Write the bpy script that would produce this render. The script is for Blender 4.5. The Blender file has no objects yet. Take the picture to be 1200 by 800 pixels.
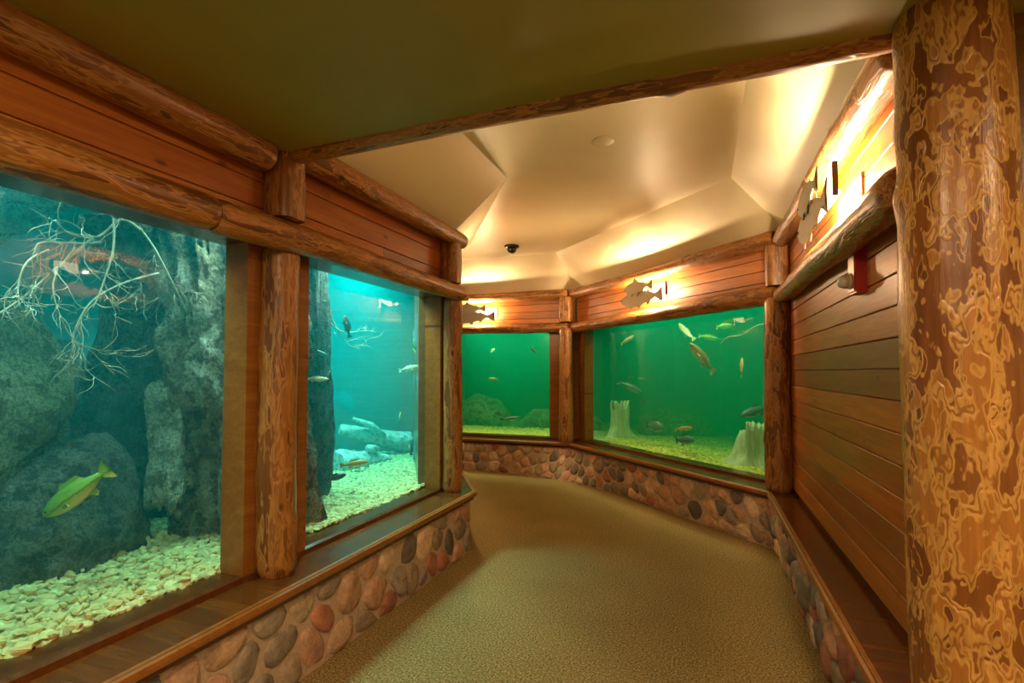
import bpy, bmesh, math, random
import numpy as np
from mathutils import Vector, Matrix, noise, Quaternion

random.seed(7)
rng = np.random.default_rng(7)
sc = bpy.context.scene
COL = sc.collection
PI = math.pi
W2 = 2 ** 0.5

# ------------------------------------------------------------------ camera
cam_d = bpy.data.cameras.new('camera')
cam_d.sensor_width = 36.0
cam_d.lens = 18.0
cam_d.shift_y = 0.0134
cam_d.clip_start = 0.02
cam = bpy.data.objects.new('camera', cam_d)
cam.location = (0, 0, 1.6)
cam.rotation_euler = (math.radians(91.9), 0, math.radians(20.3))
COL.objects.link(cam)
sc.camera = cam

# ------------------------------------------------------------------ world, exposure
wd = bpy.data.worlds.new('world')
wd.use_nodes = True
wd.node_tree.nodes['Background'].inputs[0].default_value = (0.02, 0.016, 0.01, 1)
wd.node_tree.nodes['Background'].inputs[1].default_value = 0.2
sc.world = wd
sc.view_settings.view_transform = 'Standard'
sc.view_settings.look = 'None'
sc.view_settings.exposure = 0.25
sc.view_settings.gamma = 1.0
sc.view_settings.use_curve_mapping = False
cy = sc.cycles
cy.use_denoising = True
cy.max_bounces = 8
cy.diffuse_bounces = 4
cy.glossy_bounces = 3
cy.transparent_max_bounces = 12
cy.volume_bounces = 1
cy.caustics_reflective = False
cy.caustics_refractive = False
cy.sample_clamp_indirect = 6.0

# ------------------------------------------------------------------ lamps of the place and added fill lights
def lamp(name, kind, loc, power, color, size=0.1, size_y=None, aim=None, spot=None):
    d = bpy.data.lights.new(name, kind)
    d.energy = power
    d.color = color
    if kind == 'AREA':
        d.shape = 'RECTANGLE' if size_y else 'DISK'
        d.size = size
        if size_y: d.size_y = size_y
    else:
        d.shadow_soft_size = size
        if kind == 'SPOT':
            d.spot_size = math.radians(spot); d.spot_blend = 0.6
    o = bpy.data.objects.new(name, d)
    o.location = loc
    if aim is not None:
        o.rotation_euler = (Vector(aim) - Vector(loc)).to_track_quat('-Z', 'Y').to_euler()
    COL.objects.link(o)
    return o

WARM = (1.0, 0.69, 0.38)
COOL = (0.85, 1.0, 0.82)
GREEN = (1.0, 1.0, 0.62)
# warm fill lights added under the near room's ceiling, out of view
for p, e in (((-0.55, 0.35, 2.71), 34), ((0.5, -0.3, 2.71), 24), ((1.9, 0.6, 2.71), 30), ((-0.9, -1.6, 2.71), 24)):
    lamp('near_fill_lamp', 'AREA', p, e, WARM, 0.22, aim=(p[0], p[1], 0))
# lamps over the two tanks
for p, e in (((-2.8, 1.1, 2.93), 42), ((-2.46, 2.25, 2.93), 54), ((-2.9, 3.6, 2.93), 52), ((-3.5, 4.7, 2.93), 66), ((-4.2, 3.7, 2.93), 50), ((-4.2, 1.8, 2.93), 8)):
    lamp('tank_lamp', 'AREA', p, e, COOL, 0.5, 0.35, aim=(p[0], p[1], 0)).data.spread = math.radians(125)
for p, e in (((-3.6, 8.3, 2.93), 36), ((-2.55, 8.3, 2.93), 32), ((-0.87, 7.53, 2.93), 26), ((-0.02, 6.68, 2.93), 22), ((0.72, 5.92, 2.93), 22)):
    lamp('tank_lamp', 'AREA', p, e, GREEN, 0.6, 0.4, aim=(p[0], p[1], 0)).data.spread = math.radians(125)

# ------------------------------------------------------------------ material helpers
class NT:
    def __init__(self, name):
        self.m = bpy.data.materials.new(name)
        self.m.use_nodes = True
        self.t = self.m.node_tree
        self.t.nodes.clear()
        self.out = self.n('ShaderNodeOutputMaterial')
    def n(self, typ, **kw):
        nd = self.t.nodes.new(typ)
        for k, v in kw.items():
            setattr(nd, k, v)
        return nd
    def l(self, a, b):
        self.t.links.new(a, b)
    def val(self, sock, v):
        if hasattr(v, 'is_linked') or isinstance(v, bpy.types.NodeSocket): self.l(v, sock)
        else: sock.default_value = v
    def coord(self, scale=(1, 1, 1), rand=0.0):
        tc = self.n('ShaderNodeTexCoord')
        mp = self.n('ShaderNodeMapping')
        mp.inputs['Scale'].default_value = scale
        src = tc.outputs['Object']
        if rand:
            oi = self.n('ShaderNodeObjectInfo')
            mu = self.n('ShaderNodeMath', operation='MULTIPLY')
            self.l(oi.outputs['Random'], mu.inputs[0]); mu.inputs[1].default_value = rand
            ad = self.n('ShaderNodeVectorMath', operation='ADD')
            self.l(src, ad.inputs[0]); self.l(mu.outputs[0], ad.inputs[1])
            src = ad.outputs[0]
        self.l(src, mp.inputs['Vector'])
        return mp.outputs[0]
    def noise(self, vec, scale, detail=3, rough=0.5, dist=0.0):
        nz = self.n('ShaderNodeTexNoise')
        nz.inputs['Scale'].default_value = scale
        nz.inputs['Detail'].default_value = detail
        nz.inputs['Roughness'].default_value = rough
        nz.inputs['Distortion'].default_value = dist
        if vec is not None: self.l(vec, nz.inputs['Vector'])
        return nz.outputs['Fac']
    def ramp(self, fac, stops, interp='LINEAR'):
        r = self.n('ShaderNodeValToRGB')
        r.color_ramp.interpolation = interp
        el = r.color_ramp.elements
        while len(el) > 1: el.remove(el[-1])
        for i, (p, c) in enumerate(stops):
            e = el[0] if i == 0 else el.new(p)
            e.position = p
            e.color = (*c, 1) if len(c) == 3 else c
        self.l(fac, r.inputs[0])
        return r.outputs[0]
    def mix(self, fac, a, b, mode='MIX'):
        mx = self.n('ShaderNodeMix', data_type='RGBA', blend_type=mode)
        self.val(mx.inputs[0], fac)
        self.val(mx.inputs[6], a if not isinstance(a, tuple) else (*a[:3], 1))
        self.val(mx.inputs[7], b if not isinstance(b, tuple) else (*b[:3], 1))
        return mx.outputs[2]
    def math(self, op, a, b=0.0):
        md = self.n('ShaderNodeMath', operation=op)
        self.val(md.inputs[0], a); self.val(md.inputs[1], b)
        return md.outputs[0]
    def bump(self, h, strength, dist=0.02):
        b = self.n('ShaderNodeBump')
        b.inputs['Strength'].default_value = strength
        b.inputs['Distance'].default_value = dist
        self.l(h, b.inputs['Height'])
        return b.outputs[0]
    def pbr(self, color, rough=0.5, normal=None, metallic=0.0, coat=0.0, emit=None, es=0.0, spec=0.5):
        p = self.n('ShaderNodeBsdfPrincipled')
        self.val(p.inputs['Base Color'], color if not isinstance(color, tuple) else (*color[:3], 1))
        self.val(p.inputs['Roughness'], rough)
        p.inputs['Metallic'].default_value = metallic
        p.inputs['Coat Weight'].default_value = coat
        p.inputs['Coat Roughness'].default_value = 0.25
        p.inputs['Specular IOR Level'].default_value = spec
        if emit:
            p.inputs['Emission Color'].default_value = (*emit, 1)
            p.inputs['Emission Strength'].default_value = es
        if normal is not None: self.l(normal, p.inputs['Normal'])
        self.l(p.outputs[0], self.out.inputs['Surface'])
        return self.m

M = {}
def plain(name, color, rough=0.5, metallic=0.0, coat=0.0, emit=None, es=0.0):
    M[name] = NT(name).pbr(color, rough, None, metallic, coat, emit, es)

def log_mat(name, dark, mid, light, edge, s=5.0, sz=1.6, rough=0.36, lo=0.47, hi=0.545, grain=0.25):
    """peeled log: islands of inner bark with thin pale rims on lighter bare wood"""
    t = NT(name)
    a = t.noise(t.coord((s, s, sz), 40.0), 1.0, 2.6, 0.62, 0.15)
    b = t.noise(t.coord((s * 1.7, s * 1.7, sz * 1.6), 23.0), 1.0, 2.2, 0.6, 0.1)
    tone = t.noise(t.coord((s * 0.5, s * 0.5, sz * 0.4), 7.0), 1.0, 2.0, 0.5)
    bark = t.mix(t.ramp(tone, [(0.4, (0, 0, 0)), (0.6, (1, 1, 1))]), dark, mid)
    e = 0.012
    c = t.ramp(a, [(0.0, (0, 0, 0)), (lo - e, (0, 0, 0)), (lo, (1, 1, 1)), (lo + 2 * e, (1, 1, 1)), (lo + 3 * e, (0.0, 0, 0)), (hi - 2 * e, (0, 0, 0)), (hi - e, (1, 1, 1)), (hi + e, (1, 1, 1)), (hi + 2 * e, (0.0,) * 3), (1, (0,) * 3)])
    isle = t.ramp(a, [(lo - e, (0, 0, 0)), (lo + e, (0.55,) * 3), (hi - e, (0.55,) * 3), (hi + e, (1, 1, 1))])
    col = t.mix(isle, bark, light)
    col = t.mix(t.ramp(b, [(0.36, (1, 1, 1)), (0.40, (0, 0, 0)), (1, (0, 0, 0))]), col, light)
    rim2 = t.ramp(b, [(0.36, (0,) * 3), (0.39, (1, 1, 1)), (0.405, (1, 1, 1)), (0.43, (0,) * 3), (0.60, (0,) * 3), (0.612, (1,) * 3), (0.63, (1,) * 3), (0.645, (0,) * 3)])
    col = t.mix(t.ramp(b, [(0.60, (0,) * 3), (0.63, (1,) * 3)]), col, dark)
    col = t.mix(t.math('MULTIPLY', t.math('MAXIMUM', c, rim2), 0.8), col, edge)
    g = t.noise(t.coord((60, 60, 5), 11.0), 1.0, 3.0, 0.6)
    gm = t.ramp(g, [(0.25, (1 - grain * 1.6,) * 3), (0.75, (1.0, 1.0, 1.0))])
    col = t.mix(1.0, col, gm, 'MULTIPLY')
    vo = t.n('ShaderNodeTexVoronoi'); vo.inputs['Scale'].default_value = 1.0
    t.l(t.coord((5.5, 5.5, 3.0), 17.0), vo.inputs['Vector'])
    k = t.ramp(vo.outputs['Distance'], [(0.0, (0.12, 0.07, 0.05)), (0.05, (0.2, 0.12, 0.08)), (0.1, (1, 1, 1)), (1, (1, 1, 1))])
    col = t.mix(1.0, col, k, 'MULTIPLY')
    h = t.math('ADD', t.math('MULTIPLY', isle, 0.3), t.math('MULTIPLY', g, 0.25))
    M[name] = t.pbr(col, rough, t.bump(h, 0.5, 0.02), coat=0.15)

log_mat('log_column', (0.20, 0.060, 0.012), (0.29, 0.100, 0.018), (0.47, 0.19, 0.036), (0.72, 0.40, 0.11), 11.0, 5.2, 0.33)
log_mat('log_post', (0.15, 0.045, 0.009), (0.26, 0.090, 0.017), (0.38, 0.148, 0.029), (0.52, 0.245, 0.062), 13.0, 2.6, 0.42)
log_mat('log_rail', (0.17, 0.052, 0.010), (0.28, 0.098, 0.018), (0.38, 0.145, 0.027), (0.54, 0.25, 0.06), 15.0, 2.8, 0.40)

def plank_mat(name, a, b, c, rough=0.42, knots=True, tint=0.5):
    t = NT(name)
    v = t.coord((1.0, 9.0, 14.0), 31.0)
    g = t.noise(v, 1.6, 4, 0.6, 0.6)
    col = t.ramp(g, [(0.25, a), (0.5, b), (0.75, c)])
    fine = t.noise(t.coord((2.5, 60, 90), 13.0), 1.0, 2, 0.6)
    col = t.mix(1.0, col, t.ramp(fine, [(0.3, (0.8, 0.78, 0.75)), (0.7, (1, 1, 1))]), 'MULTIPLY')
    if knots:
        vo = t.n('ShaderNodeTexVoronoi'); vo.inputs['Scale'].default_value = 1.0
        t.l(t.coord((3.2, 0.2, 7.0), 19.0), vo.inputs['Vector'])
        k = t.ramp(vo.outputs['Distance'], [(0.0, (0.14, 0.07, 0.05)), (0.045, (0.3, 0.17, 0.12)), (0.12, (1, 1, 1)), (1, (1, 1, 1))])
        col = t.mix(0.85, col, k, 'MULTIPLY')
    oi = t.n('ShaderNodeObjectInfo')
    tn = t.ramp(oi.outputs['Random'], [(0.0, (1 - tint,) * 3), (0.5, (0.85, 0.82, 0.8)), (1.0, (1, 1, 1))])
    col = t.mix(1.0, col, tn, 'MULTIPLY')
    M[name] = t.pbr(col, rough, t.bump(g, 0.08, 0.01), coat=0.1)

plank_mat('cedar', (0.38, 0.095, 0.008), (0.54, 0.165, 0.017), (0.66, 0.25, 0.035))
plank_mat('sill_wood', (0.09, 0.026, 0.006), (0.14, 0.043, 0.009), (0.20, 0.068, 0.014), 0.2, False, 0.15)
plank_mat('frame_wood', (0.26, 0.095, 0.016), (0.34, 0.13, 0.024), (0.42, 0.18, 0.04), 0.36, True, 0.15)
plank_mat('jamb_wood', (0.14, 0.06, 0.02), (0.2, 0.09, 0.03), (0.26, 0.12, 0.04), 0.30, False, 0.15)

def stone_mat():
    t = NT('field_stone')
    oi = t.n('ShaderNodeObjectInfo')
    n1 = t.noise(t.coord((1, 1, 1), 50.0), 14.0, 4, 0.6, 0.4)
    n2 = t.noise(t.coord((1, 1, 1), 50.0), 70.0, 3, 0.6)
    c = t.mix(1.0, oi.outputs['Color'], t.ramp(n1, [(0.25, (0.55, 0.5, 0.47)), (0.55, (1, 1, 1)), (0.8, (1.35, 1.22, 1.1))]), 'MULTIPLY')
    c = t.mix(1.0, c, t.ramp(n2, [(0.3, (0.78, 0.76, 0.75)), (0.6, (1, 1, 1))]), 'MULTIPLY')
    M['stone'] = t.pbr(c, 0.72, t.bump(t.math('ADD', n1, t.math('MULTIPLY', n2, 0.4)), 0.5, 0.02))
stone_mat()

def noisy(name, c1, c2, scale, rough=0.8, bump=0.2, bd=0.01, detail=4, c3=None, coordscale=(1, 1, 1), island=0.0):
    t = NT(name)
    v = t.coord(coordscale)
    n1 = t.noise(v, scale, detail, 0.6)
    stops = [(0.3, c1), (0.7, c2)] if c3 is None else [(0.25, c1), (0.5, c2), (0.75, c3)]
    c = t.ramp(n1, stops)
    if island:
        ge = t.n('ShaderNodeNewGeometry')
        c = t.mix(1.0, c, t.ramp(ge.outputs['Random Per Island'], [(0, (1 - island,) * 3), (0.5, (1 - island * 0.4, 1 - island * 0.45, 1 - island * 0.55)), (1, (1, 1, 1))]), 'MULTIPLY')
    M[name] = t.pbr(c, rough, t.bump(n1, bump, bd))

noisy('mortar', (0.42, 0.30, 0.21), (0.54, 0.40, 0.29), 40, 0.9, 0.4)
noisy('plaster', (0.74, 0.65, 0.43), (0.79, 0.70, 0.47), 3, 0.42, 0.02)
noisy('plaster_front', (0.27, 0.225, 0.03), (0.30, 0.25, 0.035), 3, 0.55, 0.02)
noisy('tank_paint', (0.05, 0.10, 0.11), (0.12, 0.2, 0.2), 1.6, 0.9, 0.8, 0.1)
noisy('tank_paint_green', (0.03, 0.06, 0.04), (0.10, 0.15, 0.08), 1.1, 0.9, 0.8, 0.1)
noisy('pebble', (0.64, 0.49, 0.17), (0.88, 0.73, 0.36), 25, 0.8, 0.2, 0.01, 3, None, (1, 1, 1), 0.5)
noisy('pebble_yellow', (0.60, 0.52, 0.10), (0.85, 0.80, 0.20), 25, 0.8, 0.2, 0.01, 3, None, (1, 1, 1), 0.55)
noisy('gravel_base', (0.30, 0.26, 0.14), (0.5, 0.44, 0.26), 30, 0.9, 0.6, 0.02)
noisy('driftwood', (0.22, 0.19, 0.13), (0.50, 0.45, 0.34), 12, 0.85, 0.3)
noisy('pale_driftwood', (0.16, 0.15, 0.12), (0.74, 0.72, 0.64), 14, 0.85, 0.9, 0.04, 6)
noisy('stump_wood', (0.40, 0.38, 0.28), (0.78, 0.74, 0.58), 6, 0.85, 0.7, 0.03, 5, None, (4, 4, 0.8))

def rock_mat(name, a, b, c, sc_=3.0):
    t = NT(name)
    v = t.coord()
    n1 = t.noise(v, sc_, 6, 0.62, 0.3)
    n2 = t.noise(v, 55, 4, 0.8)
    n3 = t.noise(v, 12, 5, 0.65, 0.3)
    col = t.mix(t.ramp(n3, [(0.42, (0.8,) * 3), (0.52, (0,) * 3)]), t.ramp(n1, [(0.32, a), (0.48, b), (0.66, c)]), tuple(x * 0.4 for x in a))
    col = t.mix(1.0, col, t.ramp(n2, [(0.36, (0.30, 0.30, 0.30)), (0.62, (1, 1, 1))]), 'MULTIPLY')
    M[name] = t.pbr(col, 0.9, t.bump(t.math('ADD', n1, t.math('ADD', t.math('MULTIPLY', n3, 0.5), t.math('MULTIPLY', n2, 0.7))), 1.0, 0.14))
rock_mat('rock_brown', (0.30, 0.19, 0.09), (0.66, 0.56, 0.36), (0.92, 0.87, 0.68))
rock_mat('rock_pale', (0.5, 0.44, 0.28), (0.78, 0.72, 0.52), (0.92, 0.88, 0.68))
rock_mat('rock_grey', (0.16, 0.15, 0.12), (0.32, 0.29, 0.24), (0.48, 0.44, 0.36))
rock_mat('rock_moss', (0.26, 0.26, 0.14), (0.42, 0.42, 0.22), (0.58, 0.56, 0.34))

def carpet():
    t = NT('carpet')
    v = t.coord()
    n1 = t.noise(v, 85, 2, 0.8)
    n2 = t.noise(v, 2.2, 2, 0.5)
    c = t.ramp(n1, [(0.30, (0.07, 0.045, 0.014)), (0.42, (0.18, 0.13, 0.046)), (0.52, (0.28, 0.21, 0.082)), (0.66, (0.47, 0.37, 0.18))])
    c = t.mix(1.0, c, t.ramp(n2, [(0.3, (0.9, 0.9, 0.9)), (0.7, (1, 1, 1))]), 'MULTIPLY')
    M['carpet'] = t.pbr(c, 0.95, t.bump(n1, 0.6, 0.01), spec=0.1)
carpet()

plain('bronze', (0.13, 0.105, 0.075), 0.45, 0.6)
plain('fish_metal', (0.42, 0.38, 0.30), 0.5, 0.35)
plain('lamp_tube', (1, 0.9, 0.7), 0.4, emit=(1.0, 0.72, 0.4), es=28)
plain('shade_glass', (1, 0.9, 0.72), 0.5, emit=(1.0, 0.74, 0.42), es=9)
plain('alarm_red', (0.42, 0.018, 0.012), 0.35, coat=0.3)
plain('strobe_lens', (0.75, 0.72, 0.66), 0.12, 0.3)
plain('black_plastic', (0.012, 0.011, 0.010), 0.3)
plain('white_plastic', (0.7, 0.64, 0.5), 0.5)
plain('dark_lid', (0.02, 0.03, 0.03), 0.9)
plain('eye_black', (0.01, 0.01, 0.01), 0.2)

def fish_mat(name, top, belly, rough=0.4):
    t = NT(name)
    tc = t.n('ShaderNodeTexCoord')
    sp = t.n('ShaderNodeSeparateXYZ'); t.l(tc.outputs['Generated'], sp.inputs[0])
    n1 = t.noise(t.coord((1, 1, 1)), 30, 2)
    f = t.math('ADD', sp.outputs['Z'], t.math('MULTIPLY', n1, 0.25))
    c = t.ramp(f, [(0.3, belly), (0.50, top), (0.56, tuple(x * 0.45 for x in top)), (0.62, top), (0.95, tuple(x * 0.6 for x in top))])
    M[name] = t.pbr(c, rough)
fish_mat('fish_green', (0.24, 0.44, 0.06), (0.70, 0.58, 0.20))
fish_mat('fish_dark', (0.06, 0.06, 0.05), (0.2, 0.18, 0.12))
fish_mat('fish_brown', (0.30, 0.17, 0.07), (0.62, 0.45, 0.25))
fish_mat('fish_orange', (0.75, 0.33, 0.04), (0.85, 0.55, 0.15))
fish_mat('fish_pale', (0.72, 0.75, 0.5), (0.95, 0.93, 0.8))
fish_mat('fish_slate', (0.10, 0.17, 0.18), (0.45, 0.42, 0.32))

def pane_mat(name, tint):
    t = NT(name)
    fr = t.n('ShaderNodeFresnel'); fr.inputs['IOR'].default_value = 1.5
    ge = t.n('ShaderNodeNewGeometry')
    inv = t.math('SUBTRACT', 1.0, ge.outputs['Backfacing'])
    fac = t.math('MULTIPLY', fr.outputs[0], inv)
    tr = t.n('ShaderNodeBsdfTransparent'); tr.inputs[0].default_value = (*tint, 1)
    gl = t.n('ShaderNodeBsdfGlossy'); gl.inputs['Roughness'].default_value = 0.02
    mx = t.n('ShaderNodeMixShader')
    t.l(fac, mx.inputs[0]); t.l(tr.outputs[0], mx.inputs[1]); t.l(gl.outputs[0], mx.inputs[2])
    t.l(mx.outputs[0], t.out.inputs['Surface'])
    M[name] = t.m
pane_mat('glass', (0.97, 0.99, 0.99))

def water_mat(name, scol, sden, absorb):
    t = NT(name)
    s = t.n('ShaderNodeVolumeScatter'); s.inputs['Color'].default_value = (*scol, 1)
    s.inputs['Density'].default_value = sden; s.inputs['Anisotropy'].default_value = 0.0
    mx = max(absorb)
    a = t.n('ShaderNodeVolumeAbsorption')
    a.inputs['Color'].default_value = (*[1 - x / mx for x in absorb], 1)
    a.inputs['Density'].default_value = mx
    ad = t.n('ShaderNodeAddShader')
    t.l(s.outputs[0], ad.inputs[0]); t.l(a.outputs[0], ad.inputs[1])
    t.l(ad.outputs[0], t.out.inputs['Volume'])
    t.m.cycles.homogeneous_volume = True
    M[name] = t.m
water_mat('water_teal', (0.003, 0.80, 0.88), 0.115, (0.60, 0.13, 0.115))
water_mat('water_green', (0.002, 0.62, 0.40), 0.34, (0.50, 0.16, 0.40))

# ------------------------------------------------------------------ mesh helpers
class MB:
    def __init__(self):
        self.v = []; self.f = []
    def add(self, vs, fs):
        b = len(self.v)
        self.v.extend([tuple(x) for x in vs])
        self.f.extend([tuple(i + b for i in q) for q in fs])
        return self
    def box(self, x0, x1, y0, y1, z0, z1, c=0.0):
        if c <= 0:
            vs = [(x, y, z) for x in (x0, x1) for y in (y0, y1) for z in (z0, z1)]
            return self.add(vs, [(0, 1, 3, 2), (4, 6, 7, 5), (0, 4, 5, 1), (2, 3, 7, 6), (0, 2, 6, 4), (1, 5, 7, 3)])
        # chamfered along x (profile in y,z)
        pr = [(y0 + c, z0), (y1 - c, z0), (y1, z0 + c), (y1, z1 - c), (y1 - c, z1), (y0 + c, z1), (y0, z1 - c), (y0, z0 + c)]
        return self.prism(pr, x0, x1)
    def prism(self, pr, x0, x1):      # profile (y,z) along x
        n = len(pr)
        vs = [(x0, *p) for p in pr] + [(x1, *p) for p in pr]
        fs = [(i, (i + 1) % n, n + (i + 1) % n, n + i) for i in range(n)] + [tuple(range(n - 1, -1, -1)), tuple(range(n, 2 * n))]
        return self.add(vs, fs)
    def poly(self, pts, z0, z1):      # plan polygon extruded in z
        n = len(pts)
        vs = [(*p, z0) for p in pts] + [(*p, z1) for p in pts]
        fs = [(i, (i + 1) % n, n + (i + 1) % n, n + i) for i in range(n)] + [tuple(range(n - 1, -1, -1)), tuple(range(n, 2 * n))]
        return self.add(vs, fs)
    def lathe(self, prof, seg=16, axis='Z', cx=0, cy=0, cz=0):
        vs = []; fs = []
        for r, h in prof:
            for k in range(seg):
                a = 2 * PI * k / seg
                p = (r * math.cos(a), r * math.sin(a), h)
                if axis == 'Y': p = (p[0], p[2], p[1])
                if axis == 'X': p = (p[2], p[0], p[1])
                vs.append((p[0] + cx, p[1] + cy, p[2] + cz))
        for j in range(len(prof) - 1):
            for k in range(seg):
                k2 = (k + 1) % seg
                fs.append((j * seg + k, j * seg + k2, (j + 1) * seg + k2, (j + 1) * seg + k))
        fs.append(tuple(range(seg - 1, -1, -1)))
        fs.append(tuple((len(prof) - 1) * seg + k for k in range(seg)))
        return self.add(vs, fs)
    def tube(self, pts, rad, seg=6):
        pts = [Vector(p) for p in pts]
        vs = []; fs = []
        up = Vector((0.31, 0.17, 0.93))
        for i, p in enumerate(pts):
            d = (pts[min(i + 1, len(pts) - 1)] - pts[max(i - 1, 0)]).normalized()
            a = d.cross(up)
            if a.length < 1e-3: a = d.cross(Vector((1, 0, 0)))
            a.normalize(); b = d.cross(a)
            r = rad[i] if hasattr(rad, '__len__') else rad
            for k in range(seg):
                t = 2 * PI * k / seg
                vs.append(p + a * (r * math.cos(t)) + b * (r * math.sin(t)))
        for i in range(len(pts) - 1):
            for k in range(seg):
                k2 = (k + 1) % seg
                fs.append((i * seg + k, i * seg + k2, (i + 1) * seg + k2, (i + 1) * seg + k))
        fs.append(tuple(range(seg - 1, -1, -1)))
        fs.append(tuple((len(pts) - 1) * seg + k for k in range(seg)))
        return self.add(vs, fs)
    def plate(self, pts, y0, y1):     # outline in (x,z), thickness in y
        n = len(pts)
        bm = bmesh.new()
        vv = [bm.verts.new((p[0], y0, p[1])) for p in pts]
        f = bm.faces.new(vv)
        r = bmesh.ops.triangulate(bm, faces=[f], ngon_method='EAR_CLIP')
        bm.verts.index_update()
        tri = [tuple(v.index for v in q.verts) for q in bm.faces]
        bm.free()
        vs = [(p[0], y0, p[1]) for p in pts] + [(p[0], y1, p[1]) for p in pts]
        fs = tri + [tuple(n + i for i in reversed(q)) for q in tri] + [(i, n + i, n + (i + 1) % n, (i + 1) % n) for i in range(n)]
        return self.add(vs, fs)
    def mesh(self, name, material, smooth=False, fix=True, angle=None):
        me = bpy.data.meshes.new(name)
        me.from_pydata(self.v, [], self.f)
        if fix:
            bm = bmesh.new(); bm.from_mesh(me)
            bmesh.ops.recalc_face_normals(bm, faces=bm.faces)
            bm.to_mesh(me); bm.free()
        if material: me.materials.append(M[material])
        if smooth:
            me.polygons.foreach_set('use_smooth', [True] * len(me.polygons))
            if angle:
                try: me.set_sharp_from_angle(angle=math.radians(angle))
                except Exception: pass
        me.update()
        return me
    def build(self, name, material, parent=None, smooth=False, matrix=None, fix=True, angle=None):
        return link(name, self.mesh(name, material, smooth, fix, angle), parent, matrix)

def link(name, me, parent=None, matrix=None):
    o = bpy.data.objects.new(name, me)
    COL.objects.link(o)
    if parent is not None: o.parent = parent
    if matrix is not None: o.matrix_local = matrix
    return o

def empty(name, matrix=None, parent=None):
    o = bpy.data.objects.new(name, None)
    o.empty_display_size = 0.1
    COL.objects.link(o)
    if parent is not None: o.parent = parent
    if matrix is not None: o.matrix_local = matrix
    return o

def tag(o, label=None, cat=None, group=None, kind=None):
    if label: o['label'] = label
    if cat: o['category'] = cat
    if group: o['group'] = group
    if kind: o['kind'] = kind
    return o

def T(x, y, z): return Matrix.Translation((x, y, z))

def dup(o, matrix=None, parent=None):
    c = o.copy(); COL.objects.link(c)
    if parent is not None:
        c.parent = parent; c.matrix_parent_inverse = Matrix()
    if matrix is not None: c.matrix_local = matrix
    for ch in list(o.children):
        dup(ch, ch.matrix_local.copy(), c)
    return c

# wall frame: x along the wall (left to right as one faces it), y into the wall (0 = front edge of the sill), z up
def frame(ox, oy, tx, ty):
    l = math.hypot(tx, ty); tx /= l; ty /= l
    return Matrix(((tx, -ty, 0, ox), (ty, tx, 0, oy), (0, 0, 1, 0), (0, 0, 0, 1)))
C1 = (-1.90, 7.61); C2 = (0.555, 5.155)
LX = -1.93
P1 = (LX, 4.25); P2 = (LX - 1.19, 6.10)
F_L = frame(LX, 0, 0, 1)
F_L2 = frame(P1[0], P1[1], P2[0] - P1[0], P2[1] - P1[1])
F_BL = frame(C1[0], C1[1], 1, 0)
F_BR = frame(C1[0], C1[1], 1, -1)
F_R = frame(C2[0], C2[1], 0, -1)
LBR = math.hypot(C2[0] - C1[0], C2[1] - C1[1])
RIGHT_END = 1.80
BACK = [(-5.6, 7.61), C1, C2, (C2[0], RIGHT_END)]
BACKW = BACK[:3] + [(C2[0], 2.03)]
LEFT = [(LX, -2.6), P1, P2, (P2[0] - 2.6, P2[1])]

def offset_path(path, d):
    """path moved by d into the wall (to the left of travel), mitred"""
    out = []
    n = len(path)
    for i, p in enumerate(path):
        ds = []
        if i > 0: ds.append((p[0] - path[i - 1][0], p[1] - path[i - 1][1]))
        if i < n - 1: ds.append((path[i + 1][0] - p[0], path[i + 1][1] - p[1]))
        ns = []
        for a, b in ds:
            l = math.hypot(a, b); ns.append((-b / l, a / l))
        if len(ns) == 1: m = ns[0]; k = 1
        else:
            m = (ns[0][0] + ns[1][0], ns[0][1] + ns[1][1]); l = math.hypot(*m); m = (m[0] / l, m[1] / l)
            k = 1 / (m[0] * ns[0][0] + m[1] * ns[0][1])
        out.append((p[0] + m[0] * d * k, p[1] + m[1] * d * k))
    return out

def sweep(path, profile, i0=0, i1=None, gap=0.0):
    """closed (y,z) profile swept along path segments i0..i1, mitred"""
    i1 = len(path) - 1 if i1 is None else i1
    mb = MB(); n = len(profile)
    rings = []
    for (y, z) in profile:
        op = offset_path(path, y)
        rings.append([(op[i][0], op[i][1], z) for i in range(i0, i1 + 1)])
    k = i1 - i0 + 1
    vs = [rings[j][i] for i in range(k) for j in range(n)]
    fs = []
    for i in range(k - 1):
        for j in range(n):
            fs.append((i * n + j, i * n + (j + 1) % n, (i + 1) * n + (j + 1) % n, (i + 1) * n + j))
    fs.append(tuple(range(n))); fs.append(tuple((k - 1) * n + j for j in reversed(range(n))))
    return mb.add(vs, fs)

# ------------------------------------------------------------------ room shell
ZF = 2.73          # low ceiling of the near room
ZT = 3.38          # raised ceiling
floor = MB().box(-6.0, 3.6, -2.7, 9.0, -0.06, 0.0).build('floor', 'carpet')
tag(floor, kind='structure')
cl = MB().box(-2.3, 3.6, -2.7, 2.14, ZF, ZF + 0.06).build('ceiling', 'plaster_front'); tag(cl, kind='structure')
cu = MB().box(-6.2, 1.4, 2.10, 8.6, ZT, ZT + 0.06)
cu.box(-6.2, 1.4, 2.10, 2.16, ZF + 0.03, ZT)
cu = cu.build('ceiling', 'plaster'); tag(cu, kind='structure')
# sloped panels of the raised ceiling, each its own piece
SL = [(0.24, 2.84), (-0.29, ZT + 0.01), (-0.24, ZT + 0.05), (0.30, 2.88)]
for path, segs in ((LEFT, ((0, 1), (1, 2))), (BACK, ((0, 1), (1, 2), (2, 3)))):
    for a, b in segs:
        pth = list(path)
        if path is LEFT and a == 0: pth[0] = (LX, 2.15)
        if path is BACK and b == 3: pth[3] = (C2[0], 2.15)
        sweep(pth, SL, a, b).build('slope_panel', 'plaster', cu)

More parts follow.
